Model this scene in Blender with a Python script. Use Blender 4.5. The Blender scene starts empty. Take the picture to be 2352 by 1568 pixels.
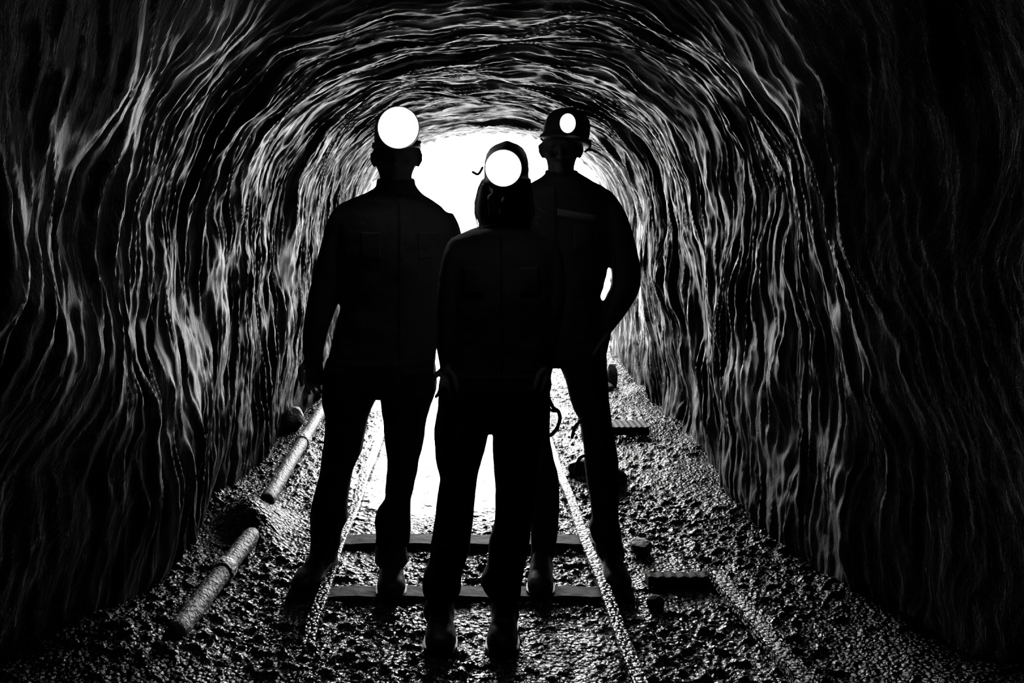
import bpy, bmesh, math, random
import numpy as np
from mathutils import Vector, Matrix

random.seed(7)
R = math.radians
SC = bpy.context.scene
COL = SC.collection

# ------------------------------------------------------------------ camera
F = 1900.0                     # focal length in pixels of the 2352 px wide frame
PX, PY = 1050.0, 500.0         # where the tunnel axis meets the picture
CZ = 1.42                      # lens height above the track
cam_d = bpy.data.cameras.new('camera'); cam = bpy.data.objects.new('camera', cam_d); COL.objects.link(cam)
cam.location = (0, 0, CZ); cam.rotation_euler = (R(90), 0, 0)
cam_d.sensor_width = 36; cam_d.lens = 36 * F / 2352
cam_d.shift_x = (1176 - PX) / 2352; cam_d.shift_y = -(784 - PY) / 2352
cam_d.clip_start = 0.02; cam_d.clip_end = 300
SC.camera = cam

# ------------------------------------------------------------------ light
W = bpy.data.worlds.new('world'); SC.world = W; W.use_nodes = True
bg = W.node_tree.nodes['Background']
bg.inputs['Color'].default_value = (1, 1, 1, 1); bg.inputs['Strength'].default_value = 24.0
W.cycles.sampling_method = 'MANUAL'; W.cycles.sample_map_resolution = 64
pl = bpy.data.lights.new('mouth_daylight_portal', 'AREA'); pl.shape = 'RECTANGLE'; pl.size = 3.4; pl.size_y = 2.9
pl.cycles.is_portal = True
po = bpy.data.objects.new('mouth_daylight_portal', pl); COL.objects.link(po)
po.location = (0.25, 8.45, 1.25); po.rotation_euler = (R(-90), 0, 0)
LAMP = dict(left=26.0, mid=22.0, right=6.0)      # lens brightness of the three cap lamps
vs = SC.view_settings
SC.display_settings.display_device = 'sRGB'
vs.view_transform = 'Standard'; vs.look = 'None'; vs.gamma = 1.0; vs.exposure = 0.0; vs.use_curve_mapping = False
cy = SC.cycles
cy.max_bounces = 5; cy.diffuse_bounces = 2; cy.glossy_bounces = 3; cy.transmission_bounces = 2
cy.sample_clamp_indirect = 8; cy.sample_clamp_direct = 0
cy.caustics_reflective = False; cy.caustics_refractive = False

# ------------------------------------------------------------------ helpers
def link(o, parent=None):
    COL.objects.link(o)
    if parent: o.parent = parent
    return o

def mesh_np(name, V, Fq, mat=None, parent=None, uv=None, smooth=True):
    me = bpy.data.meshes.new(name)
    V = np.asarray(V, dtype=np.float32)
    if isinstance(Fq, np.ndarray):
        n = len(Fq); k = Fq.shape[1]
        me.vertices.add(len(V)); me.vertices.foreach_set('co', V.ravel())
        me.loops.add(n * k); me.loops.foreach_set('vertex_index', Fq.astype(np.int32).ravel())
        me.polygons.add(n); me.polygons.foreach_set('loop_start', np.arange(n, dtype=np.int32) * k)
        if uv is not None:
            l = me.uv_layers.new(name='UVMap')
            l.data.foreach_set('uv', uv[Fq.ravel()].astype(np.float32).ravel())
        me.update(calc_edges=True)
    else:
        me.from_pydata([tuple(map(float, v)) for v in V], [], Fq)
    if smooth: me.shade_smooth()
    if mat: me.materials.append(mat)
    return link(bpy.data.objects.new(name, me), parent)

def tag(o, label=None, cat=None, group=None, kind=None):
    if label: o['label'] = label
    if cat: o['category'] = cat
    if group: o['group'] = group
    if kind: o['kind'] = kind
    return o

def empty(name, loc):
    o = bpy.data.objects.new(name, None); o.location = loc; o.empty_display_size = .1
    return link(o)

class Bag:
    """collects closed shells, in world space"""
    def __init__(s): s.v = []; s.f = []
    def add(s, V, Fs):
        b = len(s.v); s.v += [tuple(map(float, p)) for p in V]; s.f += [[b + i for i in f] for f in Fs]
    def build(s, name, mat, parent=None, smooth=True):
        me = bpy.data.meshes.new(name)
        off = Vector(parent.matrix_world.translation) if parent else Vector((0, 0, 0))
        if parent:
            off = Vector((0, 0, 0)); p = parent
            while p: off += p.location; p = p.parent
        me.from_pydata([(v[0] - off.x, v[1] - off.y, v[2] - off.z) for v in s.v], [], s.f)
        bm = bmesh.new(); bm.from_mesh(me); bmesh.ops.recalc_face_normals(bm, faces=bm.faces); bm.to_mesh(me); bm.free()
        if smooth: me.shade_smooth()
        me.materials.append(mat)
        return link(bpy.data.objects.new(name, me), parent)
    # rings -> closed shell
    def rings(s, rs):
        n = len(rs[0]); V = [p for r in rs for p in r]; Fs = []
        for i in range(len(rs) - 1):
            for j in range(n):
                Fs.append([i*n+j, i*n+(j+1) % n, (i+1)*n+(j+1) % n, (i+1)*n+j])
        Fs.append(list(range(n))[::-1]); Fs.append([(len(rs)-1)*n + j for j in range(n)])
        s.add(V, Fs)
    def tube(s, pts, rad, n=12, flat=1.0, up=(0, 1, 0)):
        """tapered tube with rounded ends; flat squeezes it along its second axis"""
        P = [Vector(p) for p in pts]; rs = []
        m = len(P)
        if not isinstance(rad, (list, tuple)): rad = [rad] * m
        seq = []
        t0 = (P[1] - P[0]).normalized(); t1 = (P[-1] - P[-2]).normalized()
        for a in (1.25, .9, .45): seq.append((P[0] - t0 * rad[0] * math.sin(a) , rad[0] * max(.05, math.cos(a)), t0))
        for i in range(m):
            t = (P[min(i+1, m-1)] - P[max(i-1, 0)]).normalized(); seq.append((P[i], rad[i], t))
        for a in (.45, .9, 1.25): seq.append((P[-1] + t1 * rad[-1] * math.sin(a), rad[-1] * max(.05, math.cos(a)), t1))
        for p, r, t in seq:
            u = Vector(up)
            if abs(t.dot(u)) > .93: u = Vector((1, 0, 0))
            a = t.cross(u).normalized(); b = t.cross(a).normalized()
            rs.append([p + a * r * math.cos(2*math.pi*k/n) + b * r * flat * math.sin(2*math.pi*k/n) for k in range(n)])
        s.rings(rs)
    def ball(s, c, r, n=16, rot=None):
        c = Vector(c); rs = []
        for i in range(1, n):
            a = math.pi * i / n
            ring = []
            for k in range(n):
                v = Vector((r[0]*math.sin(a)*math.cos(2*math.pi*k/n), r[1]*math.sin(a)*math.sin(2*math.pi*k/n), r[2]*math.cos(a)))
                if rot: v = rot @ v
                ring.append(c + v)
            rs.append(ring)
        s.rings(rs)
    def box(s, lo, hi, rot=None, c=None):
        V = [Vector((x, y, z)) for z in (lo[2], hi[2]) for y in (lo[1], hi[1]) for x in (lo[0], hi[0])]
        if rot: V = [rot @ v for v in V]
        if c: V = [v + Vector(c) for v in V]
        s.add(V, [[0,2,3,1],[4,5,7,6],[0,1,5,4],[2,6,7,3],[0,4,6,2],[1,3,7,5]])

def P3(px, py, Y): return Vector(((px - PX) * Y / F, Y, CZ - (py - PY) * Y / F))

def loft(bag, rows, Y, ratio=1.0, n=28, sub=5, sq=2.3):
    """rows: (y, xl, xr[, ratio[, dy]]) in picture pixels at distance Y; horizontal sections of real depth"""
    A = []
    for r in rows:
        rr = r[3] if len(r) > 3 else ratio; dy = r[4] if len(r) > 4 else 0
        A.append([r[0], r[1], r[2], rr, dy])
    A = np.array(A, float)
    out = []
    for i in range(len(A) - 1):
        p0 = A[max(i-1, 0)]; p1 = A[i]; p2 = A[i+1]; p3 = A[min(i+2, len(A)-1)]
        for k in range(sub):
            t = k / sub
            out.append(.5 * ((2*p1) + (-p0+p2)*t + (2*p0-5*p1+4*p2-p3)*t*t + (-p0+3*p1-3*p2+p3)*t**3))
    out.append(A[-1])
    rs = []
    for y, xl, xr, rr, dy in out:
        Yc = Y + dy
        L = P3(xl, y, Y); Rr = P3(xr, y, Y); c = (L + Rr) / 2; a = (Rr.x - L.x) / 2; b = a * rr
        ring = []
        for k in range(n):
            th = 2*math.pi*k/n; ct, st = math.cos(th), math.sin(th)
            ring.append((c.x + a*math.copysign(abs(ct)**(2/sq), ct), Yc + b*math.copysign(abs(st)**(2/sq), st), c.z))
        rs.append(ring)
    bag.rings(rs)

# ------------------------------------------------------------------ noise
_rs = np.random.RandomState(11); _perm = _rs.permutation(256); _ang = _rs.rand(256) * 2*np.pi
_gx, _gy = np.cos(_ang), np.sin(_ang)
def perlin(x, y, seed=0):
    xi = np.floor(x).astype(int); yi = np.floor(y).astype(int); xf = x - xi; yf = y - yi
    u = xf**3*(xf*(xf*6-15)+10); v = yf**3*(yf*(yf*6-15)+10)
    def g(i, j):
        h = _perm[(_perm[(i + seed*37) & 255] + j + seed*91) & 255]
        return _gx[h], _gy[h]
    def d(i, j, fx, fy):
        a, b = g(i, j); return a*fx + b*fy
    n00 = d(xi, yi, xf, yf); n10 = d(xi+1, yi, xf-1, yf); n01 = d(xi, yi+1, xf, yf-1); n11 = d(xi+1, yi+1, xf-1, yf-1)
    return (n00*(1-u) + n10*u)*(1-v) + (n01*(1-u) + n11*u)*v
def sstep(a, b, x):
    t = np.clip((x - a) / (b - a), 0, 1); return t*t*(3-2*t)

# ------------------------------------------------------------------ materials
def new_mat(name):
    m = bpy.data.materials.new(name); m.use_nodes = True
    return m, m.node_tree, m.node_tree.nodes['Principled BSDF']
def N(nt, t, **kw):
    n = nt.nodes.new(t)
    for k, v in kw.items():
        if k in n.inputs: n.inputs[k].default_value = v
        else: setattr(n, k, v)
    return n
def ramp(nt, fac, stops):
    r = nt.nodes.new('ShaderNodeValToRGB'); e = r.color_ramp.elements
    e[0].position, e[0].color = stops[0][0], (stops[0][1],)*3 + (1,)
    e[1].position, e[1].color = stops[1][0], (stops[1][1],)*3 + (1,)
    for p, c in stops[2:]:
        x = e.new(p); x.color = (c,)*3 + (1,)
    nt.links.new(fac, r.inputs['Fac']); return r

def simple(name, col, rough=.6, spec=.5, metal=0, bump=0, bscale=40, var=0, coords='Object'):
    m, nt, b = new_mat(name)
    b.inputs['Base Color'].default_value = (col, col, col, 1); b.inputs['Roughness'].default_value = rough
    b.inputs['Specular IOR Level'].default_value = spec; b.inputs['Metallic'].default_value = metal
    tc = N(nt, 'ShaderNodeTexCoord')
    n = N(nt, 'ShaderNodeTexNoise', Scale=bscale, Detail=6.0); nt.links.new(tc.outputs[coords], n.inputs['Vector'])
    if var:
        r = ramp(nt, n.outputs['Fac'], [(.35, col*(1-var)), (.65, col*(1+var))]); nt.links.new(r.outputs['Color'], b.inputs['Base Color'])
    if bump:
        bp = N(nt, 'ShaderNodeBump', Strength=1.0, Distance=bump); nt.links.new(n.outputs['Fac'], bp.inputs['Height'])
        nt.links.new(bp.outputs['Normal'], b.inputs['Normal'])
    return m

def rock_material():
    m, nt, b = new_mat('wet_rock')
    uv = N(nt, 'ShaderNodeUVMap', uv_map='UVMap')      # u = metres along the tunnel, v = metres round the arch
    mp = N(nt, 'ShaderNodeMapping'); mp.inputs['Scale'].default_value = (26, 3.2, 1); nt.links.new(uv.outputs[0], mp.inputs[0])
    w = N(nt, 'ShaderNodeTexNoise', Scale=1.6, Detail=2.0); nt.links.new(uv.outputs[0], w.inputs['Vector'])
    ad = N(nt, 'ShaderNodeVectorMath', operation='MULTIPLY_ADD'); ad.inputs[1].default_value = (3.5, 1, 0)
    nt.links.new(w.outputs['Color'], ad.inputs[0]); nt.links.new(mp.outputs[0], ad.inputs[2])
    st = N(nt, 'ShaderNodeTexNoise', Scale=1.0, Detail=7.0, Roughness=.62); nt.links.new(ad.outputs[0], st.inputs['Vector'])
    col = ramp(nt, st.outputs['Fac'], [(.42, .004), (.68, .135), (.55, .018)])
    # pale noisy patches within a band of the right hand wall
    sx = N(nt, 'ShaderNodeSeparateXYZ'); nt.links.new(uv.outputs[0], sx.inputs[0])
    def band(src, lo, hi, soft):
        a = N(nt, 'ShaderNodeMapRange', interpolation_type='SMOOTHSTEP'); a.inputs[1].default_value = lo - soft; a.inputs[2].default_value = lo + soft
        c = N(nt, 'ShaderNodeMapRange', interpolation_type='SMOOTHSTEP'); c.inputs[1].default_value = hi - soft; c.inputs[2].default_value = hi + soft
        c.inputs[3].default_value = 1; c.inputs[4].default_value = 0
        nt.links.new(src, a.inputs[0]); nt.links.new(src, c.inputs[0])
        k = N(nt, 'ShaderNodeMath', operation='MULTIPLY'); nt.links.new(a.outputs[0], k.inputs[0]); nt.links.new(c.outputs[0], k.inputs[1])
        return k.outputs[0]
    bu = band(sx.outputs['X'], 5.65, 6.9, .10); bv = band(sx.outputs['Y'], PALE_BAND[0], PALE_BAND[1], .06)
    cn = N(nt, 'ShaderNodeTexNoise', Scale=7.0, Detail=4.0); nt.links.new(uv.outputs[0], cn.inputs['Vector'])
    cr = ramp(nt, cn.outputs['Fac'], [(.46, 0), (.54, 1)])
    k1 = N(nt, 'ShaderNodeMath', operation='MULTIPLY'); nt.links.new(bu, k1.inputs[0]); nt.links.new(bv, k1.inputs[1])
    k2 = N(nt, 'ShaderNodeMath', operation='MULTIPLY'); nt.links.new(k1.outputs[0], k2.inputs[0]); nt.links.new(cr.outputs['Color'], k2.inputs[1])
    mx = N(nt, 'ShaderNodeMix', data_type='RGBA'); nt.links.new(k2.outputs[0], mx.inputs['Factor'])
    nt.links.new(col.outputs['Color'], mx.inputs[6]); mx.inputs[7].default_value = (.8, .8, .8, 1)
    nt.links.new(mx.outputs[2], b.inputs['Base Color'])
    b.inputs['Roughness'].default_value = .5; b.inputs['Specular IOR Level'].default_value = .2
    mf = N(nt, 'ShaderNodeMapping'); mf.inputs['Scale'].default_value = (85, 22, 1); nt.links.new(uv.outputs[0], mf.inputs[0])
    fn = N(nt, 'ShaderNodeTexNoise', Scale=1.0, Detail=5.0, Roughness=.7); nt.links.new(mf.outputs[0], fn.inputs['Vector'])
    b1 = N(nt, 'ShaderNodeBump', Strength=1.0, Distance=.03); nt.links.new(st.outputs['Fac'], b1.inputs['Height'])
    b2 = N(nt, 'ShaderNodeBump', Strength=1.0, Distance=.012); nt.links.new(fn.outputs['Fac'], b2.inputs['Height'])
    nt.links.new(b1.outputs['Normal'], b2.inputs['Normal']); nt.links.new(b2.outputs['Normal'], b.inputs['Normal'])
    return m

def floor_material():
    m, nt, b = new_mat('wet_gravel')
    tc = N(nt, 'ShaderNodeTexCoord')
    n1 = N(nt, 'ShaderNodeTexVoronoi', Scale=62.0); nt.links.new(tc.outputs['Object'], n1.inputs['Vector'])
    n2 = N(nt, 'ShaderNodeTexNoise', Scale=140.0, Detail=3.0); nt.links.new(tc.outputs['Object'], n2.inputs['Vector'])
    n3 = N(nt, 'ShaderNodeTexNoise', Scale=3.0, Detail=4.0); nt.links.new(tc.outputs['Object'], n3.inputs['Vector'])
    sx = N(nt, 'ShaderNodeSeparateXYZ'); nt.links.new(tc.outputs['Object'], sx.inputs[0])
    # water film lying along the middle of the track
    sh = N(nt, 'ShaderNodeMath', operation='ADD'); sh.inputs[1].default_value = .12; nt.links.new(sx.outputs['X'], sh.inputs[0])
    ab = N(nt, 'ShaderNodeMath', operation='ABSOLUTE'); nt.links.new(sh.outputs[0], ab.inputs[0])
    wx = N(nt, 'ShaderNodeMapRange', interpolation_type='SMOOTHSTEP'); wx.inputs[1].default_value = .35; wx.inputs[2].default_value = .65; wx.inputs[3].default_value = .32; wx.inputs[4].default_value = 0
    nt.links.new(ab.outputs[0], wx.inputs[0])
    wy = N(nt, 'ShaderNodeMapRange', interpolation_type='SMOOTHSTEP'); wy.inputs[1].default_value = 3.6; wy.inputs[2].default_value = 4.1
    nt.links.new(sx.outputs['Y'], wy.inputs[0])
    wm = N(nt, 'ShaderNodeMath', operation='MULTIPLY'); nt.links.new(wx.outputs[0], wm.inputs[0]); nt.links.new(wy.outputs[0], wm.inputs[1])
    ws = N(nt, 'ShaderNodeMath', operation='ADD'); nt.links.new(wm.outputs[0], ws.inputs[0]); nt.links.new(n3.outputs['Fac'], ws.inputs[1])
    wet = N(nt, 'ShaderNodeMapRange', interpolation_type='SMOOTHSTEP'); wet.inputs[1].default_value = .62; wet.inputs[2].default_value = .72
    nt.links.new(ws.outputs[0], wet.inputs[0])
    c = ramp(nt, n2.outputs['Fac'], [(.35, .003), (.7, .018)]); nt.links.new(c.outputs['Color'], b.inputs['Base Color'])
    rr = N(nt, 'ShaderNodeMapRange'); rr.inputs[3].default_value = .15; rr.inputs[4].default_value = .14; nt.links.new(wet.outputs[0], rr.inputs[0])
    nt.links.new(rr.outputs[0], b.inputs['Roughness']); b.inputs['Specular IOR Level'].default_value = .6
    xo = N(nt, 'ShaderNodeMath', operation='ADD'); xo.inputs[1].default_value = -.13; nt.links.new(sx.outputs['X'], xo.inputs[0])
    xa = N(nt, 'ShaderNodeMath', operation='ABSOLUTE'); nt.links.new(xo.outputs[0], xa.inputs[0])
    xn = N(nt, 'ShaderNodeMath', operation='MULTIPLY_ADD'); xn.inputs[1].default_value = .9; nt.links.new(n3.outputs['Fac'], xn.inputs[0]); nt.links.new(xa.outputs[0], xn.inputs[2])
    sp = N(nt, 'ShaderNodeMapRange', interpolation_type='SMOOTHSTEP'); sp.inputs[1].default_value = .95; sp.inputs[2].default_value = 1.55
    sp.inputs[3].default_value = .6; sp.inputs[4].default_value = .10; nt.links.new(xn.outputs[0], sp.inputs[0])
    nt.links.new(sp.outputs[0], b.inputs['Specular IOR Level'])      # drier dirt towards the walls
    ds = N(nt, 'ShaderNodeMapRange'); ds.inputs[3].default_value = 1.0; ds.inputs[4].default_value = .12; nt.links.new(wet.outputs[0], ds.inputs[0])
    b1 = N(nt, 'ShaderNodeBump', Distance=.016); nt.links.new(n1.outputs['Distance'], b1.inputs['Height']); nt.links.new(ds.outputs[0], b1.inputs['Strength'])
    b1.invert = True
    b2 = N(nt, 'ShaderNodeBump', Distance=.006); nt.links.new(n2.outputs['Fac'], b2.inputs['Height']); nt.links.new(ds.outputs[0], b2.inputs['Strength'])
    nt.links.new(b1.outputs['Normal'], b2.inputs['Normal']); nt.links.new(b2.outputs['Normal'], b.inputs['Normal'])
    return m

def emit(name, strength):
    m = bpy.data.materials.new(name); m.use_nodes = True; nt = m.node_tree
    b = nt.nodes['Principled BSDF']; b.inputs['Base Color'].default_value = (.9, .9, .9, 1)
    b.inputs['Emission Color'].default_value = (1, 1, 1, 1); b.inputs['Emission Strength'].default_value = strength
    return m

# ------------------------------------------------------------------ tunnel shell
HW, ZS, ZT, NE = 1.22, 1.22, 1.06, 2.55
def profile():
    pts = []
    for z in np.linspace(-.12, ZS, 60)[:-1]: pts.append((-HW - .05 + .05*z/ZS, z))
    for t in np.linspace(math.pi, 0, 400):
        c, s_ = math.cos(t), math.sin(t)
        pts.append((HW*math.copysign(abs(c)**(2/NE), c), ZS + ZT*abs(s_)**(2/NE)))
    for z in np.linspace(ZS, -.12, 60)[1:]: pts.append((HW + .05 - .05*z/ZS, z))
    return np.array(pts)
prof = profile()
_sl = np.concatenate([[0], np.cumsum(np.hypot(*np.diff(prof, axis=0).T))]); SL = _sl[-1]
NS = 620
sv = np.linspace(0, SL, NS)
px_ = np.interp(sv, _sl, prof[:, 0]); pz_ = np.interp(sv, _sl, prof[:, 1])
tx = np.gradient(px_); tz = np.gradient(pz_); ln = np.hypot(tx, tz); nx_, nz_ = tz/ln, -tx/ln      # inward normal
PALE_BAND = (SL - 1.06, SL - .60)
yv = np.concatenate([np.linspace(-3.0, 1.3, 90)[:-1], np.linspace(1.3, 3.5, 300)[:-1], np.linspace(3.5, 8.4, 560)])
Sg, Yg = np.meshgrid(sv, yv)
def drift(Y): return .13 + .16*sstep(4.5, 8.2, Y)
warp = .22*perlin(Sg*.75, Yg*.8, 1) + .07*perlin(Sg*2.6, Yg*2.2, 2) + .02*perlin(Sg*8, Yg*6, 8)
yy = Yg + warp
def ridged(n): return 1 - np.abs(n)*2
r1 = ridged(perlin(yy*5.0, Sg*.55, 3)); r2 = ridged(perlin(yy*12.0 + 2*warp, Sg*1.0, 4)); r3 = perlin(yy*30.0, Sg*2.4, 5)
lump = perlin(Sg*.9, Yg*.9, 6); lump2 = perlin(Sg*3.1, Yg*3.1, 7); fine = perlin(Sg*14, Yg*22, 9)
brk = sstep(-.25, .35, perlin(Sg*1.4, Yg*2.2, 15))
r4 = ridged(perlin(yy*22.0 + 1.5*warp, Sg*2.2, 16))
disp = .040*(r1 - .6)*(.5 + .8*brk) + .030*(r2 - .6)*(.35 + brk) + .016*(r4 - .6) + .010*r3 + .12*lump + .045*lump2 + .008*fine
right = sstep(SL*.60, SL*.72, Sg)
disp -= right * .09*np.exp(-((Yg + .04*perlin(Sg*2, Yg*0, 12) - 5.46)/.055)**2)       # dark vertical cleft on the right
disp *= (1 - .55*sstep(7.2, 8.4, Yg))
y0 = np.interp(sv/SL, [0, .12, .22, .30, .38, .44, .5, .62, .78, .88, 1], [3.3, 3.0, 2.15, 2.5, 3.3, 3.7, 3.6, 3.4, 2.85, 3.0, 3.2])[None, :]
disp -= .34*sstep(0, 1.1, y0 - Yg)                            # near walls and ceiling flared outwards, shaped so that they fall into shade
disp += sstep(8.1, 8.4, Yg) * .05 * perlin(Sg*16, Yg*9, 17)
base_fade = sstep(-.05, .25, np.minimum(Sg, SL - Sg)); disp = disp*(.55 + .45*base_fade)
Xw = px_[None, :] + drift(Yg) + nx_[None, :]*disp
Zw = pz_[None, :] + nz_[None, :]*disp
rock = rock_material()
def shell(name, j0, j1, label, cat):
    cols = np.arange(j0, j1); nc = len(cols); nr = len(yv)
    V = np.stack([Xw[:, cols], Yg[:, cols], Zw[:, cols]], -1).reshape(-1, 3)
    uv = np.stack([Yg[:, cols], Sg[:, cols]], -1).reshape(-1, 2)
    i, j = np.meshgrid(np.arange(nr-1), np.arange(nc-1), indexing='ij'); a = (i*nc + j).ravel()
    Fq = np.stack([a, a+1, a+nc+1, a+nc], 1)
    return tag(mesh_np(name, V, Fq, rock, uv=uv), label, cat, kind='structure')
jl = int(NS * 1.45/SL); jr = NS - jl
shell('wall_left', 0, jl+1, 'left rock wall of the tunnel with wavy vertical drip ridges', 'wall')
shell('ceiling', jl, jr+1, 'arched rock ceiling with rippled mineral ridges running across it', 'ceiling')
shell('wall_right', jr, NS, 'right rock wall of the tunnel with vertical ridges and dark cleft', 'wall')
# back end of the gallery behind the viewer
gx, gz = np.meshgrid(np.linspace(-2, 2.3, 60), np.linspace(-.3, 3, 50))
V = np.stack([gx, -2.9 + .1*perlin(gx*2, gz*2, 3), gz], -1).reshape(-1, 3)
i, j = np.meshgrid(np.arange(49), np.arange(59), indexing='ij'); a = (i*60 + j).ravel()
tag(mesh_np('wall_back', V, np.stack([a, a+1, a+61, a+60], 1), rock, uv=np.stack([gx, gz], -1).reshape(-1, 2)),
    'rock face closing the gallery behind the viewer', 'wall', kind='structure')

# ------------------------------------------------------------------ floor
def ground_h(X, Y):
    Xc = X - drift(Y)
    h = .018*perlin(X*2.2, Y*1.6, 21) + .008*perlin(X*7, Y*7, 22)
    e = np.maximum(0, np.abs(Xc) - .72)
    h = h + .16*e**1.3*(1 + .8*perlin(X*3, Y*2.4, 23))
    h = h + .105*np.exp(-((X + .93)/.13)**2 - ((Y - 3.75)/.16)**2)      # heap of mud over the pipe
    return h - .012
fx = np.concatenate([np.linspace(-1.6, -1.2, 8)[:-1], np.linspace(-1.2, 1.5, 430), np.linspace(1.5, 2.0, 10)[1:]])
fy = np.concatenate([np.linspace(-3, 1.9, 80)[:-1], np.linspace(1.9, 4.2, 360)[:-1], np.linspace(4.2, 8.6, 330)])
Xf, Yf = np.meshgrid(fx, fy)
grav = np.maximum(0, perlin(Xf*24, Yf*24, 24)) * .030 + np.abs(perlin(Xf*48, Yf*48, 25)) * .012
track = 1 - sstep(.30, .62, np.abs(Xf + .10)); smoothw = track*sstep(3.65, 4.1, Yf)
patch = sstep(.05, .25, perlin(Xf*1.8, Yf*1.5, 26))
grav *= (1 - .85*smoothw) * (1 - .5*patch)
Zf = ground_h(Xf, Yf) + grav
V = np.stack([Xf, Yf, Zf], -1).reshape(-1, 3); nc = len(fx)
i, j = np.meshgrid(np.arange(len(fy)-1), np.arange(nc-1), indexing='ij'); a = (i*nc + j).ravel()
gravel = floor_material()
tag(mesh_np('floor', V, np.stack([a, a+1, a+nc+1, a+nc], 1), gravel), 'wet gravel and mud floor of the tunnel', 'floor', kind='structure')
snow = simple('pale_ground', .8, .8, .2, bump=.02, bscale=3)
gx, gy = np.meshgrid(np.linspace(-25, 25, 60), np.linspace(8.55, 60, 60))
V = np.stack([gx, gy, -.03 + .05*perlin(gx*.6, gy*.6, 30)], -1).reshape(-1, 3)
i, j = np.meshgrid(np.arange(59), np.arange(59), indexing='ij'); a = (i*60 + j).ravel()
o = mesh_np('ground_outside', V, np.stack([a, a+1, a+61, a+60], 1), snow)
tag(o, 'bright open ground outside the tunnel mouth', 'ground', kind='structure')

def gh(x, y): return float(ground_h(np.array([x], float), np.array([y], float))[0])

# ------------------------------------------------------------------ track and things on the floor
steel = simple('mud_caked_steel', .05, .30, .6, metal=.0, bump=.05, bscale=62, var=.6)
wood = simple('wet_timber', .03, .7, .12, bump=.004, bscale=25, var=.5)
pipe_m = simple('mud_crusted_pipe', .07, .5, .4, bump=.02, bscale=60, var=.5)
def strip(bag, pts, prof2, nlen=40):
    """sweep a closed section (x,z) along Y through pts (x,y,z)"""
    P = np.array(pts, float); t = np.linspace(0, len(P)-1, nlen); rs = []
    for tt in t:
        c = [np.interp(tt, range(len(P)), P[:, k]) for k in range(3)]
        w = .004*math.sin(tt*13.1); rs.append([(c[0]+w+x, c[1], c[2]+z) for x, z in prof2])
    bag.rings(rs)
rail_sec = [(-.012, -.02), (.012, -.02), (.010, .016), (.022, .022), (.022, .038), (.018, .041), (-.018, .041), (-.022, .038), (-.022, .022), (-.010, .016)]
for pts, lab in (([(-.505, .9, -.09), (-.505, 2.55, -.075), (-.505, 3.0, -.015), (-.50, 5, -.015), (-.47, 8.9, -.01)], 'left steel rail of the narrow mine track, half buried in mud'),
                 ([(.555, .6, -.01), (.555, 3, -.01), (.57, 5, -.01), (.62, 8.9, -.01)], 'right steel rail of the narrow mine track, shining beside the right-hand miner')):
    b = Bag(); strip(b, pts, rail_sec, 60); tag(b.build('rail', gravel, smooth=False), lab, 'rail', 'rails of the mine track')
def plank(x0, x1, y0, y1, z, lab, h=.05, rot=0, grp='sleepers of the mine track', name='sleeper'):
    b = Bag(); cx, cyy = (x0+x1)/2, (y0+y1)/2; n = 24; rs = []
    for k in range(n+1):
        x = x0 + (x1-x0)*k/n - cx; wob = .004*math.sin(k*2.3+x0*9); hh = .003*math.sin(k*1.7)
        sec = [(y0-cyy+wob, -h), (y1-cyy-wob, -h), (y1-cyy-wob, -.008+hh), (y1-cyy-.008, hh), (y0-cyy+.008, hh), (y0-cyy+wob, -.008+hh)]
        c, s_ = math.cos(rot), math.sin(rot)
        rs.append([(cx + x*c - y*s_, cyy + x*s_ + y*c, z + zz) for y, zz in sec])
    b.rings(rs); o = b.build(name, wood, smooth=False); tag(o, lab, 'timber', grp); return o
plank(-.64, .66, 3.08, 3.18, .008, 'nearest timber sleeper across the track, just behind the front boots')
plank(-.62, .66, 3.56, 3.68, .016, 'timber sleeper behind the boots of the left miner')
plank(.74, 1.02, 3.20, 3.26, .028, 'short board lying flat across the gravel right of the track', grp=None, name='board')
o = plank(.98, 1.22, 5.25, 5.45, .09, 'short flat board at the foot of the right wall, behind the right miner', grp=None, name='board')
# channel-shaped strip at the right
b = Bag(); sec = [(-.032, -.02), (.032, -.02), (.032, .014), (.024, .014), (.022, .0), (-.022, .0), (-.024, .014), (-.032, .014)]
strip(b, [(1.00, 3.24, .040), (1.03, 2.6, .038), (1.05, 1.6, .038)], sec, 30)
tag(b.build('steel_channel', gravel, smooth=False), 'steel channel lying in the gravel at lower right', 'channel')
# pipe along the left wall, in two lengths
def pipe(pts, lab, r=.037):
    b = Bag(); P = np.array(pts, float); q = []
    for t in np.linspace(0, len(P)-1, 30): q.append([np.interp(t, range(len(P)), P[:, k]) for k in range(3)])
    rt = empty('pipe', q[0]); bb = Bag(); bb.tube(q, [r*(1+.05*math.sin(i*2.1)) for i in range(30)], 18)
    bb.build('pipe_length', pipe_m, rt)
    c = Bag(); c.tube([q[14], q[15]], r*1.28, 18); c.build('coupling', steel, rt)
    return tag(rt, lab, 'pipe', 'pipes along the left wall')
pipe([(-.905, 3.95, .075), (-.93, 5.0, .075), (-.96, 6.3, .08)], 'muddy pipe along the left wall, the farther length reaching behind the left miner')
pipe([(-.93, 2.75, .045), (-.90, 3.2, .06), (-.885, 3.55, .055)], 'muddy pipe along the left wall, the near length at lower left')
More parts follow.
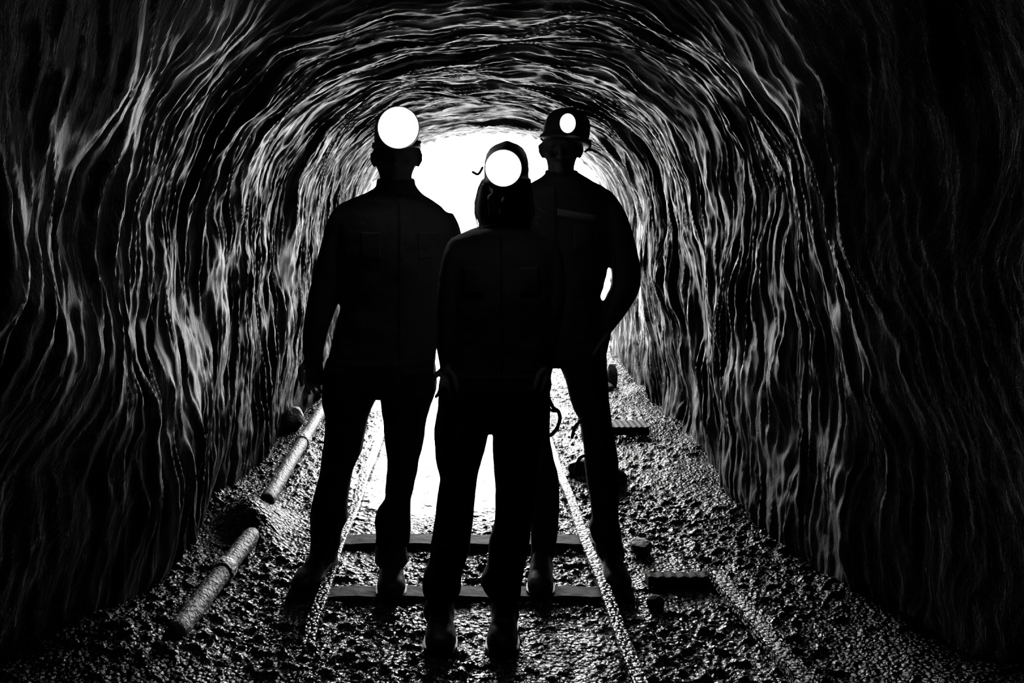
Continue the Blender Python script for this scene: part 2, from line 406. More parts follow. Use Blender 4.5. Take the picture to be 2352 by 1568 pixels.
# rocks
rockm = simple('loose_wet_rock', .02, .6, .6, bump=.01, bscale=30, var=.5)
def stone(x, y, rx, ry, rz, lab, sink=.35, seed=0, grp=None):
    rg = np.random.RandomState(seed); bm = bmesh.new(); bmesh.ops.create_icosphere(bm, subdivisions=3, radius=1)
    dirs = rg.normal(size=(9, 3)); dirs /= np.linalg.norm(dirs, axis=1)[:, None]; lim = rg.uniform(.68, .9, 9)
    for v in bm.verts:
        c = np.array(v.co)
        for d, l in zip(dirs, lim):
            k = c.dot(d)
            if k > l: c = c - d*(k-l)*.9
        v.co = Vector(c*np.array([rx, ry, rz]))
    me = bpy.data.meshes.new('rock'); bm.to_mesh(me); bm.free(); me.materials.append(rockm)
    o = link(bpy.data.objects.new('rock', me)); o.location = (x, y, gh(x, y) + rz*(1-sink)); o.rotation_euler = (0, 0, seed)
    return tag(o, lab, 'rock', grp)
stone(1.29, 6.9, .05, .05, .12, 'dark upright rock at the foot of the far right wall, beside the right miner\'s hip', seed=1)
stone(1.22, 6.75, .06, .06, .05, 'small rock in front of the upright rock by the right wall', seed=2)
stone(.82, 4.44, .10, .07, .06, 'rock on the track bed seen between the right miner\'s legs', seed=3)
stone(.68, 4.62, .07, .06, .05, 'small rock by the right rail, behind the right miner\'s legs', seed=4)
stone(.79, 3.55, .06, .05, .035, 'flat smooth stone right of the right miner\'s boot', seed=5)
stone(-1.06, 5.35, .07, .12, .08, 'dark boulder standing in for a dark niche at the left wall above the pipe', seed=6)  # boulder added to give the dark of a niche behind the pipe
stone(-1.09, 6.1, .035, .09, .07, 'boulder at the left wall, right at the far end of the pipe', seed=8)
#stone(-.97, 3.72, .16, .14, .07, 'mound of rock lying over the gap between the two pipe lengths', seed=7)
stone(.73, 3.04, .035, .03, .028, 'small pale stone at the toe of the right miner\'s boot', seed=9)
#stone(1.15, 4.35, .07, .1, .09, 'rock leaning at the base of the right wall', seed=10)
#stone(1.22, 3.75, .06, .08, .06, 'small rock at the base of the right wall, nearer the viewer', seed=11)

# ------------------------------------------------------------------ people
def cloth_mat(name, col, rough=.85):
    m, nt, b = new_mat(name)
    tc = N(nt, 'ShaderNodeTexCoord')
    n = N(nt, 'ShaderNodeTexNoise', Scale=9.0, Detail=5.0); nt.links.new(tc.outputs['Object'], n.inputs['Vector'])
    w = N(nt, 'ShaderNodeTexNoise', Scale=420.0, Detail=2.0); nt.links.new(tc.outputs['Object'], w.inputs['Vector'])
    r = ramp(nt, n.outputs['Fac'], [(.3, col*.8), (.7, col*1.2)]); nt.links.new(r.outputs['Color'], b.inputs['Base Color'])
    b1 = N(nt, 'ShaderNodeBump', Distance=.01); nt.links.new(n.outputs['Fac'], b1.inputs['Height'])
    b2 = N(nt, 'ShaderNodeBump', Distance=.0006); nt.links.new(w.outputs['Fac'], b2.inputs['Height'])
    nt.links.new(b1.outputs['Normal'], b2.inputs['Normal']); nt.links.new(b2.outputs['Normal'], b.inputs['Normal'])
    b.inputs['Roughness'].default_value = rough; b.inputs['Specular IOR Level'].default_value = .15
    return m
jacket_m = cloth_mat('work_jacket_cloth', .09); trouser_m = cloth_mat('work_trouser_cloth', .035)
skin_m = simple('skin', .20, .85, .08, bump=.001, bscale=120)
boot_m = simple('black_rubber', .02, .45, .4, bump=.001, bscale=60)
helmet_m = simple('helmet_shell', .06, .6, .2)
hous_m = simple('lamp_housing', .03, .4, .5); strap_m = simple('strap_webbing', .05, .8, .2)
hair_m = simple('fair_hair', .45, .5, .4)
_nt = hair_m.node_tree; _tr = N(_nt, 'ShaderNodeBsdfTranslucent'); _tr.inputs[0].default_value = (.6, .6, .6, 1)
_mx = N(_nt, 'ShaderNodeMixShader'); _mx.inputs[0].default_value = .35
_nt.links.new(_nt.nodes['Principled BSDF'].outputs[0], _mx.inputs[1]); _nt.links.new(_tr.outputs[0], _mx.inputs[2])
_nt.links.new(_mx.outputs[0], _nt.nodes['Material Output'].inputs['Surface'])
tape_m = simple('reflective_tape', .35, .4, .5)
fold_tex = bpy.data.textures.new('folds', 'CLOUDS'); fold_tex.noise_scale = .09; fold_tex.noise_depth = 2
def soften(o, voxel, folds=0, it=4):
    m = o.modifiers.new('union', 'REMESH'); m.mode = 'VOXEL'; m.voxel_size = voxel; m.use_smooth_shade = True
    s_ = o.modifiers.new('smooth', 'SMOOTH'); s_.iterations = it; s_.factor = .5
    if folds:
        d = o.modifiers.new('folds', 'DISPLACE'); d.texture = fold_tex; d.strength = folds; d.mid_level = .5; d.texture_coords = 'LOCAL'
    return o

def hand(bag, wrist, tip, side, spread=(1, 0, 0), curl=(0, -1, 0), size=1.0):
    """wrist and tip in world space; spread = across the knuckles, curl = the way the palm faces; side=+1 thumb on +spread"""
    w = Vector(wrist); t = Vector(tip); d = (t - w); L = d.length; d.normalize()
    sp = Vector(spread); sp = (sp - d*sp.dot(d)).normalized(); cu = Vector(curl); cu = (cu - d*cu.dot(d) - sp*cu.dot(sp)).normalized()
    pl_ = L*.5; hw = .036*size
    bag.tube([w - d*.03, w + d*pl_*.3, w + d*pl_*.9], [.025*size, .036*size, .040*size], 14, flat=.5, up=cu)
    for k, (off, ln_) in enumerate(((1, .92), (.35, 1.0), (-.33, .95), (-1, .76))):
        base = w + d*pl_*.85 + sp*side*off*hw*.92; fl = L*.5*ln_ * 1.1
        p1 = base + d*fl*.45 + cu*.004; p2 = p1 + (d*.85 + cu*.5).normalized()*fl*.32; p3 = p2 + (d*.6 + cu*.8).normalized()*fl*.22
        r = .0088*size
        bag.tube([base, p1, p2, p3], [r*1.1, r, r*.92, r*.8], 10)
    tb = w + d*pl_*.25 + sp*side*hw*.75
    q1 = tb + (d*.65 + sp*side*.75 + cu*.3).normalized()*.042*size; q2 = q1 + (d*.95 + sp*side*.15 + cu*.3).normalized()*.034*size
    q3 = q2 + (d + cu*.3).normalized()*.022*size
    bag.tube([tb, q1, q2, q3], [.014*size, .0115*size, .010*size, .008*size], 10)

def face(bag, cx, eye_y, chin_y, Yf, hw):
    """nose, brows, lips, chin on the front of the head; positions in picture pixels; Yf = front plane of the face"""
    s_ = Yf / F
    c = P3(cx, eye_y, Yf)
    h = (chin_y - eye_y) * s_
    bag.tube([c + Vector((0, .004, 0)), c + Vector((0, -.012, -h*.30)), c + Vector((0, -.020, -h*.44))], [.008, .010, .013], 10)     # nose
    for sx in (-1, 1):
        bag.ball(c + Vector((sx*.012, -.008, -h*.46)), (.009, .009, .007), 10)
        bag.tube([c + Vector((sx*.012, .000, .016)), c + Vector((sx*.034, .004, .019)), c + Vector((sx*.05, .016, .012))], [.006, .007, .005], 8)  # brow
        bag.ball(c + Vector((sx*.031, .010, 0)), (.013, .012, .010), 12)                                                            # eyelid over the eye
        bag.ball(c + Vector((sx*.040, .018, -h*.32)), (.020, .018, .016), 12)                                                       # cheek
    bag.tube([c + Vector((-.022, .006, -h*.66)), c + Vector((0, -.004, -h*.645)), c + Vector((.022, .006, -h*.66))], .0055, 8)
    bag.tube([c + Vector((-.019, .006, -h*.71)), c + Vector((0, -.003, -h*.725)), c + Vector((.019, .006, -h*.71))], .0065, 8)
    bag.ball(c + Vector((0, .008, -h*.93)), (.024, .018, .018), 12)

def ear(bag, c, s_):
    c = Vector(c)
    bag.tube([c + Vector((0, .01, .030)), c + Vector((s_*.010, .012, .018)), c + Vector((s_*.010, .008, -.006)), c + Vector((s_*.002, .0, -.026))], [.007, .011, .009, .007], 10)

def helmet(parent, cx, top_y, rim_y, half_px, Y, tilt=0, depth=.145, crest=True):
    c = P3(cx, rim_y, Y); a = half_px * Y / F; h = (rim_y - top_y) * Y / F
    b = Bag(); rs = []; n = 40
    prof_h = [(1.06, -.012), (1.09, -.008), (1.07, .004), (.98, .010), (.975, .10*h+.01), (.985, .3*h), (.955, .52*h), (.88, .70*h), (.73, .85*h), (.52, .94*h), (.27, .985*h), (.03, h)]
    rot = Matrix.Rotation(tilt, 3, 'Y')
    for k, z in prof_h:
        ring = []
        for q in range(n):
            th = 2*math.pi*q/n; x = a*k*math.cos(th)/1.04; y = depth*k*math.sin(th)
            if k > 1.0 and math.sin(th) < 0: y -= .022*(-math.sin(th))**2*(k - .95)/.12      # short peak at the front
            rc = .006*math.exp(-(x/.018)**2) if (crest and k < .93) else 0
            ring.append(c + rot @ Vector((x, y, z + rc)))
        rs.append(ring)
    inner = []
    for k, z in reversed(prof_h[3:]):
        inner.append([c + rot @ Vector((a*k*.93*math.cos(2*math.pi*q/n)/1.04, depth*k*.93*math.sin(2*math.pi*q/n), z*.94 - .006)) for q in range(n)])
    b.rings(rs + inner)
    o = b.build('helmet', helmet_m, parent)
    return o, c, a, h, rot

def lamp(parent, px, py, w, hgt, Y, strength, back):
    """cap lamp: housing, bezel, domed lens sub-part"""
    c = P3(px, py, Y); a = w/2*Y/F; bz = hgt/2*Y/F
    def ring(k, dy, kk=1, n=36): return [(c.x + a*k*math.cos(2*math.pi*q/n), c.y + dy, c.z + bz*k*math.sin(2*math.pi*q/n)) for q in range(n)]
    h = Bag(); h.rings([ring(.35, back), ring(.55, back*.75), ring(.80, .035), ring(1.0, .012), ring(1.03, .004), ring(1.02, -.002), ring(.975, -.003), ring(.96, .004)])
    ho = h.build('headlamp', hous_m, parent)
    l = Bag(); l.rings([ring(.955, .002), ring(.95, -.003), ring(.86, -.011), ring(.70, -.018), ring(.45, -.024), ring(.2, -.0265), ring(.02, -.027)])
    l.build('lens', emit('lamp_lens_%s' % px, strength), ho)
    return ho

def cable(parent, pts, r=.004, mat=None, name='lamp_cable', n=8):
    q = []
    P = [Vector(p) for p in pts]
    for i in range(len(P)-1):
        p0, p1, p2, p3 = P[max(i-1, 0)], P[i], P[i+1], P[min(i+2, len(P)-1)]
        for k in range(8):
            t = k/8; q.append(.5*((2*p1)+(p2-p0)*t+(2*p0-5*p1+4*p2-p3)*t*t+(3*p1-p0-3*p2+p3)*t**3))
    q.append(P[-1]); b = Bag(); b.tube(q, r, n); return b.build(name, mat or hous_m, parent)

def boot(parent, shaft, ankle, toe, heel_back=.07, w=.048):
    """shaft rows in pixels at ankle.y; foot from heel to toe on the ground"""
    b = Bag(); loft(b, shaft, ankle[1], 1.05, n=20)
    A = Vector((ankle[0], ankle[1], 0)); T = Vector((toe[0], toe[1], 0)); d = (T - A).normalized(); g0 = gh(A.x, A.y) + .008
    H = A - d*heel_back
    rs = []; sd = Vector((-d.y, d.x, 0)); L = (T - H).length
    for k, (u, ww, top) in enumerate(((0, .5, .05), (.04, .8, .075), (.15, .86, .10), (.34, .86, .115), (.5, .92, .092), (.66, 1.06, .072), (.82, 1.05, .062), (.93, .85, .052), (.98, .6, .040), (1.0, .35, .03))):
        p = H + d*L*u; hw = w*ww
        sec = []
        for q in range(16):
            th = 2*math.pi*q/16; x = hw*math.copysign(abs(math.cos(th))**.7, math.cos(th)); z = top*.5 + top*.5*math.copysign(abs(math.sin(th))**.7, math.sin(th))
            if z > top*.6: x *= .86
            sec.append(p + sd*x + Vector((0, 0, g0 + z)))
        rs.append(sec)
    b.rings(rs); o = b.build('boot', boot_m, parent); soften(o, .007, 0, 3)
    s_ = Bag(); rs = []
    for z in (g0 - .006, g0 + .014):
        ring = []
        for u, ww in ((0, .55), (.06, .86), (.2, .95), (.4, .9), (.66, 1.14), (.84, 1.1), (.95, .8), (1.01, .3)):
            ring.append((H + d*L*u + sd*w*ww) + Vector((0, 0, z)))
        for u, ww in reversed(((0, .55), (.06, .86), (.2, .95), (.4, .9), (.66, 1.14), (.84, 1.1), (.95, .8), (1.01, .3))):
            ring.append((H + d*L*u - sd*w*ww) + Vector((0, 0, z)))
        rs.append(ring)
    s_.rings(rs); s_.build('sole', boot_m, o, smooth=False)
    return o

def shrink(rows, k=.8, y0=None, y1=None):
    out = []
    for r in rows:
        c = (r[1]+r[2])/2; w = (r[2]-r[1])/2*k; out.append((r[0], c-w, c+w) + tuple(r[3:]))
    return out

def person(Y, data, label):
    root = empty('person', (data['x0'], Y, 0)); tag(root, label, 'person', )
    J = Bag()
    loft(J, data['torso'], Y, .55)
    for r, dy in data['arms']: loft(J, r, Y + dy, .95, n=20)
    j = J.build('jacket', jacket_m, root); soften(j, .007, .010)
    T = Bag()
    loft(T, data['pelvis'], Y, .6)
    for r in data['legs']: loft(T, r, Y, 1.12, n=24)
    t = T.build('trousers', trouser_m, root); soften(t, .009, .010)
    B = Bag()
    loft(B, data['head'], Y, 1.2, n=32, sq=2.1)
    loft(B, shrink(data['torso'], .82), Y, .55)
    for r, dy in data['arms']: loft(B, shrink(r, .72), Y + dy, .95, n=16)
    loft(B, shrink(data['pelvis'], .86), Y, .6)
    for r in data['legs']: loft(B, shrink(r, .75), Y, 1.1, n=16)
    data['features'](B)
    def patch(name, x0, x1, y0, y1, mat, target, thick, n=6, m=24, par=None):
        g = Bag(); V = []; Fs = []
        for a_ in range(m+1):
            for b_ in range(n+1): V.append(P3(x0 + (x1-x0)*b_/n, y0 + (y1-y0)*a_/m, Y - .30))
        for a_ in range(m):
            for b_ in range(n): k_ = a_*(n+1)+b_; Fs.append([k_, k_+1, k_+n+2, k_+n+1])
        g.add(V, Fs); q_ = g.build(name, mat, root)
        w_ = q_.modifiers.new('wrap', 'SHRINKWRAP'); w_.target = target; w_.wrap_method = 'PROJECT'; w_.use_project_y = True; w_.use_negative_direction = False; w_.use_positive_direction = True; w_.offset = .003
        t_ = q_.modifiers.new('thick', 'SOLIDIFY'); t_.thickness = thick
    zx, zy0, zy1, pw = data['zip']
    patch('zip', zx-3, zx+3, zy0, zy1, hous_m, j, .003)
    for q in (-1, 1): patch('chest_pocket', zx+q*70-24, zx+q*70+24, zy0+95, zy0+160, jacket_m, j, .006, 10, 12)
    col_b = Bag(); cyp, cw = data['collar']; cc = P3(zx, cyp, Y+.008); ca = cw*Y/F; rs = []
    for dz, kk in ((-.035, 1.10), (-.01, 1.06), (.018, 1.0), (.022, .96), (.018, .92), (-.035, .95)):
        rs.append([cc + Vector((ca*kk*math.cos(2*math.pi*q/28), ca*kk*1.02*math.sin(2*math.pi*q/28), dz + .012*math.sin(2*math.pi*q/28))) for q in range(28)])
    col_b.rings(rs); col_b.build('collar', jacket_m, root)
    bo = B.build('body', skin_m, root); soften(bo, .0045, 0, 3)
    return root, j, t, bo

# ---- left miner -------------------------------------------------------------
YL = 3.25
hL = P3(906, 380, YL)
def featL(B):
    face(B, 907, 352, 408, YL - .093, 0)
    ear(B, P3(861, 365, YL + .01), -1); ear(B, P3(959, 365, YL + .01), 1)
    hand(B, P3(721, 815, YL), P3(722, 912, YL - .01), 1, spread=(-.8, -.6, 0), curl=(.6, -.8, 0), size=1.08)
    hand(B, P3(1032, 838, YL), P3(1026, 925, YL - .02), 1, spread=(-.75, -.6, 0), curl=(-.6, .75, 0))
Ld = dict(x0=P3(850, 500, YL).x,
    head=[(262, 880, 940, 1.2), (280, 868, 952, 1.2), (310, 862, 958, 1.22), (345, 862, 958, 1.22), (365, 861, 959, 1.2), (385, 866, 953, 1.2, -.008), (398, 871, 948, 1.18, -.014), (410, 873, 946, 1.05, 0), (425, 872, 948, .95, .01), (440, 868, 952, .95, .012)],
    torso=[(412, 871, 947, 1.05, .01), (422, 864, 953, .95, .01), (435, 853, 960, .85, .01), (447, 832, 974, .68, .01), (460, 800, 994, .58), (480, 778, 1018, .5), (505, 760, 1038, .48), (545, 755, 1045, .5), (600, 760, 1036, .52), (690, 783, 1018, .55), (740, 772, 1010, .55), (800, 759, 1003, .53), (850, 752, 1000, .52), (900, 742, 1000, .52)],
    arms=[([(463, 790, 835, .9), (480, 768, 830, .9), (510, 751, 822), (560, 737, 812), (600, 727, 800), (650, 716, 790), (690, 706, 776), (715, 702, 771), (735, 698, 764), (770, 696, 754), (800, 696, 745), (832, 698, 743)], -.02),
          ([(490, 985, 1040, .9), (520, 995, 1055), (560, 1003, 1062), (650, 1008, 1070), (750, 1012, 1066), (820, 1014, 1055), (850, 1016, 1050)], .02)],
    pelvis=[(820, 752, 1000), (860, 744, 1003), (890, 740, 1003), (903, 742, 1000)],
    legs=[[(840, 746, 876), (880, 741, 872), (905, 739, 866), (930, 742, 857), (960, 748, 846), (1010, 745, 835), (1035, 741, 832), (1065, 738, 818), (1095, 731, 808), (1130, 722, 803), (1170, 713, 797), (1190, 712, 800), (1215, 713, 787), (1240, 715, 783), (1258, 712, 780)],
          [(840, 868, 1002), (880, 872, 1003), (905, 874, 999), (930, 876, 990), (960, 878, 981), (1020, 885, 972), (1060, 890, 962), (1090, 887, 957), (1120, 885, 951), (1145, 883, 944), (1170, 867, 943), (1195, 860, 943), (1235, 864, 942), (1248, 860, 940)]],
    zip=(909, 440, 880, 0), collar=(424, 44), features=featL)
pL, jL, tL, bL = person(YL, Ld, 'left of the three miners, broad shouldered man standing with arm hanging and brightest headlamp')
hm, c, a, h, rot = helmet(pL, 911, 250, 335, 54, YL, 0)
for q3 in ([P3(858, 330, YL), P3(862, 342, YL-.01), P3(858, 352, YL)], [P3(964, 326, YL), P3(961, 340, YL-.01), P3(965, 350, YL)]):
    k = Bag(); k.tube(q3, .006, 8); k.build('strap_clip', hous_m, hm)
lamp(pL, 915, 293, 96, 98, YL - .19, LAMP['left'], .10)  # lens drawn oversized, its glare is built into the glowing disc
cable(pL, [P3(915, 262, YL+.10), P3(925, 330, YL+.18), P3(915, 430, YL+.13), P3(900, 560, YL+.17), P3(890, 760, YL+.16), P3(880, 830, YL+.17)])
bt = Bag(); bt.box((-.045, -.02, -.06), (.045, .02, .06), c=P3(878, 850, YL+.17)); bt.build('battery_pack', hous_m, pL, smooth=False)
boot(pL, [(1235, 720, 778), (1262, 712, 778), (1285, 705, 775)], P3(742, 1280, 3.30), (P3(683, 1350, 3.12).x, 3.11), w=.05)
boot(pL, [(1235, 866, 935), (1262, 862, 934), (1290, 860, 940)], P3(900, 1290, 3.26), (P3(898, 1378, 3.07).x, 3.07), w=.052)

# ---- miner in front ---------------------------------------------------------
YC = 2.85
def featC(B):
    face(B, 1160, 436, 492, YC - .087, 0)
    ear(B, P3(1118, 445, YC + .01), -1); ear(B, P3(1206, 445, YC + .01), 1)
    hand(B, P3(1026, 848, YC-.03), P3(1016, 926, YC-.085), 1, spread=(.3, -1, 0), curl=(1, .3, 0), size=.92)
    hand(B, P3(1252, 846, YC-.03), P3(1256, 920, YC-.085), -1, spread=(.3, 1, 0), curl=(-.8, -.4, 0), size=.92)
Cd = dict(x0=P3(1150, 500, YC).x,
    head=[(345, 1130, 1192, 1.2), (362, 1118, 1206, 1.25), (395, 1115, 1209, 1.28), (430, 1116, 1208, 1.25), (452, 1119, 1204, 1.2, -.004), (472, 1127, 1196, 1.15, -.012), (488, 1134, 1190, 1.1, -.012), (500, 1133, 1191, 1.0, .0), (530, 1128, 1196, 1.0, .012)],
    torso=[(503, 1124, 1198, 1.0, .01), (515, 1112, 1208, .9, .01), (524, 1090, 1222, .75, .01), (533, 1064, 1242, .6), (547, 1042, 1264, .5), (570, 1030, 1280, .46), (600, 1026, 1284, .48), (660, 1030, 1280, .52), (760, 1030, 1276, .5), (820, 1022, 1270, .5), (880, 1012, 1262, .52)],
    arms=[([(545, 1038, 1075, .9), (560, 1026, 1078), (600, 1013, 1070), (650, 1007, 1066), (700, 1004, 1060), (780, 1002, 1050), (820, 1006, 1047), (856, 1010, 1043)], -.02),
          ([(548, 1235, 1268, .9), (565, 1238, 1283), (600, 1242, 1294), (680, 1244, 1297), (740, 1240, 1291), (800, 1236, 1281), (852, 1236, 1270)], -.02)],
    pelvis=[(850, 1016, 1260), (900, 1009, 1262), (940, 1005, 1260), (968, 1002, 1256), (982, 1002, 1252)],
    legs=[[(880, 1010, 1132), (940, 1004, 1130), (975, 1000, 1127), (1010, 999, 1118), (1060, 1003, 1105), (1095, 1011, 1097), (1120, 1008, 1093), (1160, 1002, 1090), (1200, 996, 1086), (1250, 988, 1080), (1290, 984, 1070), (1312, 974, 1062), (1350, 970, 1058), (1366, 975, 1052), (1378, 982, 1044)],
          [(880, 1128, 1262), (940, 1130, 1258), (983, 1132, 1252), (1050, 1133, 1240), (1120, 1137, 1231), (1160, 1137, 1226), (1210, 1134, 1220), (1240, 1126, 1217), (1270, 1122, 1212), (1303, 1118, 1202), (1324, 1105, 1199), (1345, 1107, 1198), (1366, 1121, 1196), (1380, 1130, 1189)]],
    zip=(1160, 528, 880, 0), collar=(513, 44), features=featC)
pC, jC, tC, bC = person(YC, Cd, 'shortest miner standing in front of the other two, long hair falling from under the helmet')
hm, c, a, h, rot = helmet(pC, 1163, 328, 415, 54, YC, 0, depth=.135)
cable(pC, [P3(1108, 385, YC), P3(1102, 396, YC-.01), P3(1096, 400, YC-.02), P3(1086, 395, YC-.03)], .0045, name='lamp_hook')
lamp(pC, 1156, 386, 85, 86, YC - .18, LAMP['mid'], .10)  # oversized lens too, the disc takes in the glare around the lamp
# hair falling on both sides of the face to the shoulders
hb = Bag()
rg = random.Random(3)
for s_, x0, x1, x2, cnt in ((-1, 1112, 1100, 1108, 46), (1, 1212, 1217, 1213, 60)):
    for k_ in range(cnt):
        u = rg.uniform(-1, 1); dz = rg.uniform(-.03, .05)
        xa = x0 + u*5; xb = x1 + u*9 ; xc = x2 + rg.uniform(-9, 9)
        yb = rg.uniform(505, 540)
        hb.tube([P3(xa, 415, YC+dz*.6), P3(xa*.5+xb*.5, 432, YC+dz), P3(xb, 465, YC+dz), P3(xb+rg.uniform(-3, 3), 490, YC+dz), P3(xc, yb, YC+dz-.015)], [.0035, .0040, .0038, .003, .0012], 5)
for x, y, x2, y2 in ((1222, 474, 1256, 490), (1218, 496, 1240, 500), (1216, 505, 1236, 515), (1214, 512, 1230, 522)):
    hb.tube([P3(x-8, y-8, YC), P3(x, y, YC-.01), P3((x+x2)/2, (y+y2)/2-2, YC-.015), P3(x2, y2, YC-.02)], [.002, .0022, .0018, .001], 5)
for s_ in range(90):      # hair over the back of the head and neck
    th = rg.uniform(.15, math.pi-.15); x = math.cos(th); y = math.sin(th)
    hb.tube([P3(1160, 412, YC) + Vector((x*.072, y*.10, 0)), P3(1160, 455, YC) + Vector((x*.078, y*.105, 0)), P3(1160, 500, YC) + Vector((x*.07, y*.10, 0)), P3(1160, 545, YC) + Vector((x*.085, .02+y*.11, 0))], [.006, .007, .006, .003], 5)
hb.build('hair', hair_m, pC)
bk = simple('buckle_metal', .7, .2, .6, metal=1)
for ex in (1111, 1210):
    er = Bag(); er.ball(P3(ex, 424, YC-.05), (.004, .004, .004), 8); er.build('strap_buckle', bk, hm)
cable(pC, [P3(1160, 345, YC+.10), P3(1165, 430, YC+.16), P3(1160, 520, YC+.13), P3(1160, 650, YC+.15), P3(1170, 820, YC+.15)])
bt = Bag(); bt.box((-.045, -.02, -.06), (.045, .02, .06), c=P3(1172, 845, YC+.155)); bt.build('battery_pack', hous_m, pC, smooth=False)
boot(pC, [(1366, 985, 1042), (1395, 973, 1042), (1415, 972, 1046)], P3(1012, 1400, 2.86), (P3(1012, 1495, 2.68).x, 2.68), w=.050)
boot(pC, [(1366, 1130, 1190), (1395, 1128, 1192), (1415, 1126, 1194)], P3(1160, 1400, 2.86), (P3(1150, 1500, 2.68).x, 2.68), w=.050)

# ---- right miner ------------------------------------------------------------
YR = 3.30
def featR(B):
    face(B, 1287, 334, 392, YR - .088, 0)
    ear(B, P3(1248, 345, YR + .01), -1); ear(B, P3(1330, 345, YR + .01), 1)
    hand(B, P3(1393, 772, YR - .03), P3(1370, 850, YR - .07), -1, spread=(.2, 1, .1), curl=(-1, .1, 0))
    hand(B, P3(1200, 838, YR), P3(1200, 922, YR - .02), 1, spread=(.4, -1, 0), curl=(1, .3, 0))
Rd = dict(x0=P3(1310, 500, YR).x,
    head=[(262, 1268, 1322, 1.2), (285, 1254, 1332, 1.25), (315, 1248, 1334, 1.28), (345, 1247, 1331, 1.25), (356, 1249, 1328, 1.22), (368, 1255, 1322, 1.15, -.006), (385, 1258, 1318, 1.1, -.004), (397, 1257, 1319, 1.0, 0), (418, 1255, 1324, 1.0, .01)],
    torso=[(393, 1255, 1325, 1.0, .01), (402, 1249, 1340, .95, .01), (410, 1238, 1352, .85, .01), (420, 1222, 1366, .7, .01), (432, 1208, 1388, .6), (450, 1198, 1402, .5), (490, 1192, 1408, .48), (560, 1195, 1402, .5), (610, 1200, 1397, .52), (650, 1205, 1388, .54), (680, 1208, 1379, .55), (700, 1208, 1384, .55), (740, 1210, 1386, .55), (790, 1210, 1388, .55), (830, 1208, 1392, .55)],
    arms=[([(436, 1362, 1400, .9), (455, 1370, 1418, .9), (480, 1378, 1434), (510, 1384, 1446), (545, 1390, 1455), (590, 1400, 1465), (620, 1405, 1470), (645, 1405, 1470), (665, 1400, 1467), (685, 1391, 1459), (705, 1386, 1447), (725, 1380, 1434), (745, 1376, 1419), (762, 1372, 1405), (780, 1372, 1391)], -.02),
          ([(475, 1190, 1235, .9), (520, 1180, 1230), (600, 1176, 1225), (700, 1178, 1220), (800, 1184, 1218), (845, 1186, 1216)], .0)],
    pelvis=[(770, 1210, 1388), (800, 1209, 1390), (825, 1208, 1392), (838, 1210, 1392)],
    legs=[[(790, 1272, 1390), (820, 1275, 1392), (840, 1284, 1393), (870, 1298, 1395), (910, 1308, 1398), (940, 1317, 1401), (965, 1330, 1403), (1000, 1337, 1410), (1040, 1343, 1417), (1060, 1342, 1419), (1110, 1348, 1419), (1150, 1355, 1420), (1190, 1361, 1421), (1205, 1354, 1424), (1225, 1356, 1427), (1242, 1362, 1430)],
          [(790, 1209, 1276), (840, 1207, 1270), (900, 1205, 1264), (1000, 1205, 1263), (1050, 1210, 1272), (1090, 1214, 1283), (1150, 1217, 1284), (1200, 1218, 1283), (1250, 1220, 1277), (1285, 1220, 1272)]],
    zip=(1290, 425, 820, 0), collar=(405, 38), features=featR)
pR, jR, tR, bR = person(YR, Rd, 'right miner with elbow out and hand in pocket, small headlamp on tilted helmet')
hm, c, a, h, rot = helmet(pR, 1297, 250, 322, 56, YR, R(11), depth=.15)
lamp(pR, 1304, 283, 37, 46, YR - .19, LAMP['right'], .09)
cable(hm, [P3(1350, 320, YR), P3(1357, 330, YR-.01), P3(1352, 342, YR-.02), P3(1344, 348, YR-.02)], .004, name='strap_end')
cable(hm, [P3(1250, 312, YR), P3(1243, 316, YR-.01), P3(1246, 322, YR-.02)], .004, name='strap_end')
cable(pR, [P3(1300, 262, YR+.10), P3(1305, 340, YR+.18), P3(1300, 420, YR+.14), P3(1300, 560, YR+.16), P3(1310, 780, YR+.15)])
bt = Bag(); bt.box((-.045, -.02, -.06), (.045, .02, .06), c=P3(1310, 800, YR+.155)); bt.build('battery_pack', hous_m, pR, smooth=False)
boot(pR, [(1230, 1366, 1424), (1255, 1366, 1432), (1275, 1370, 1436)], P3(1402, 1270, 3.34), (P3(1428, 1362, 3.13).x, 3.13), w=.05)
boot(pR, [(1270, 1224, 1268), (1295, 1218, 1270), (1315, 1216, 1270)], P3(1243, 1320, 3.28), (P3(1240, 1378, 3.09).x, 3.08), w=.048)
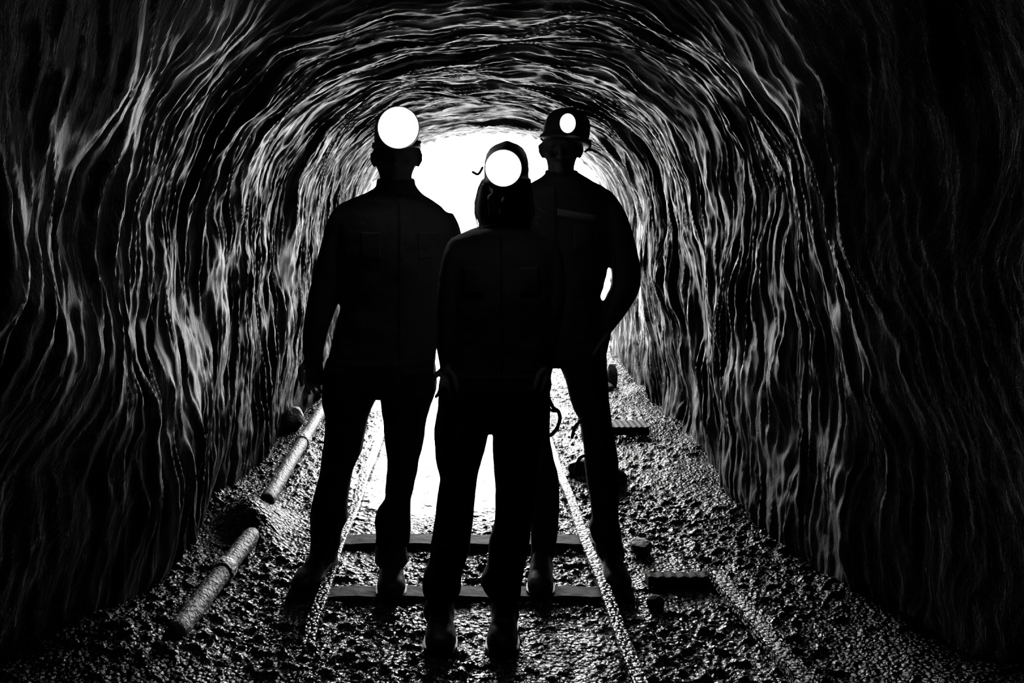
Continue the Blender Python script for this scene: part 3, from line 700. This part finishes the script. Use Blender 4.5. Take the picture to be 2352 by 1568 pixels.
# reflective tape across the chest of the right miner
tb = Bag(); V = []; Fs = []; nn = 24
for i_ in range(nn+1):
    x = 1290 + 92*i_/nn; y = 478 + 16*i_/nn
    V += [P3(x, y, YR - .22), P3(x, y+16, YR - .22)]
for i_ in range(nn): Fs.append([2*i_, 2*i_+1, 2*i_+3, 2*i_+2])
tb.add(V, Fs); to = tb.build('reflective_strip', tape_m, pR)
sw = to.modifiers.new('wrap', 'SHRINKWRAP'); sw.target = jR; sw.wrap_method = 'PROJECT'; sw.use_project_y = True; sw.use_negative_direction = False; sw.use_positive_direction = True; sw.offset = .003
so = to.modifiers.new('thick', 'SOLIDIFY'); so.thickness = .002
# straps hanging from the right miner's knee
cable(tR, [P3(1343, 955, YR-.06), P3(1332, 968, YR-.07), P3(1320, 982, YR-.075), P3(1314, 1004, YR-.08)], .0065, strap_m, 'loose_strap')
cable(tR, [P3(1347, 1046, YR-.06), P3(1334, 1050, YR-.07), P3(1326, 1064, YR-.075), P3(1321, 1090, YR-.08)], .0065, strap_m, 'loose_strap')
# coiled cord hanging in the hand of the front miner
rt = Bag()
def cord(pts, r):
    P = [Vector(p) for p in pts]; q = []
    for i in range(len(P)-1):
        p0, p1, p2, p3 = P[max(i-1, 0)], P[i], P[i+1], P[min(i+2, len(P)-1)]
        for k in range(6):
            t = k/6; q.append(.5*((2*p1)+(p2-p0)*t+(2*p0-5*p1+4*p2-p3)*t*t+(3*p1-p0-3*p2+p3)*t**3))
    q.append(P[-1]); rt.tube(q, r, 8)
yc = YC - .02
cord([P3(1254, 900, yc), P3(1270, 935, yc), P3(1282, 944, yc), P3(1286, 962, yc), P3(1278, 985, yc), P3(1262, 1000, yc), P3(1250, 985, yc), P3(1252, 940, yc), P3(1258, 905, yc)], .0065)
cord([P3(1250, 896, yc-.01), P3(1262, 938, yc-.01), P3(1278, 944, yc-.01)], .005)
cord([P3(1250, 985, yc), P3(1240, 1040, yc-.01), P3(1232, 1100, yc-.02), P3(1222, 1180, yc-.03)], .0025)
tag(rt.build('cord_loop', strap_m), 'loop of dark cord hanging from the hand of the middle miner', 'cord')
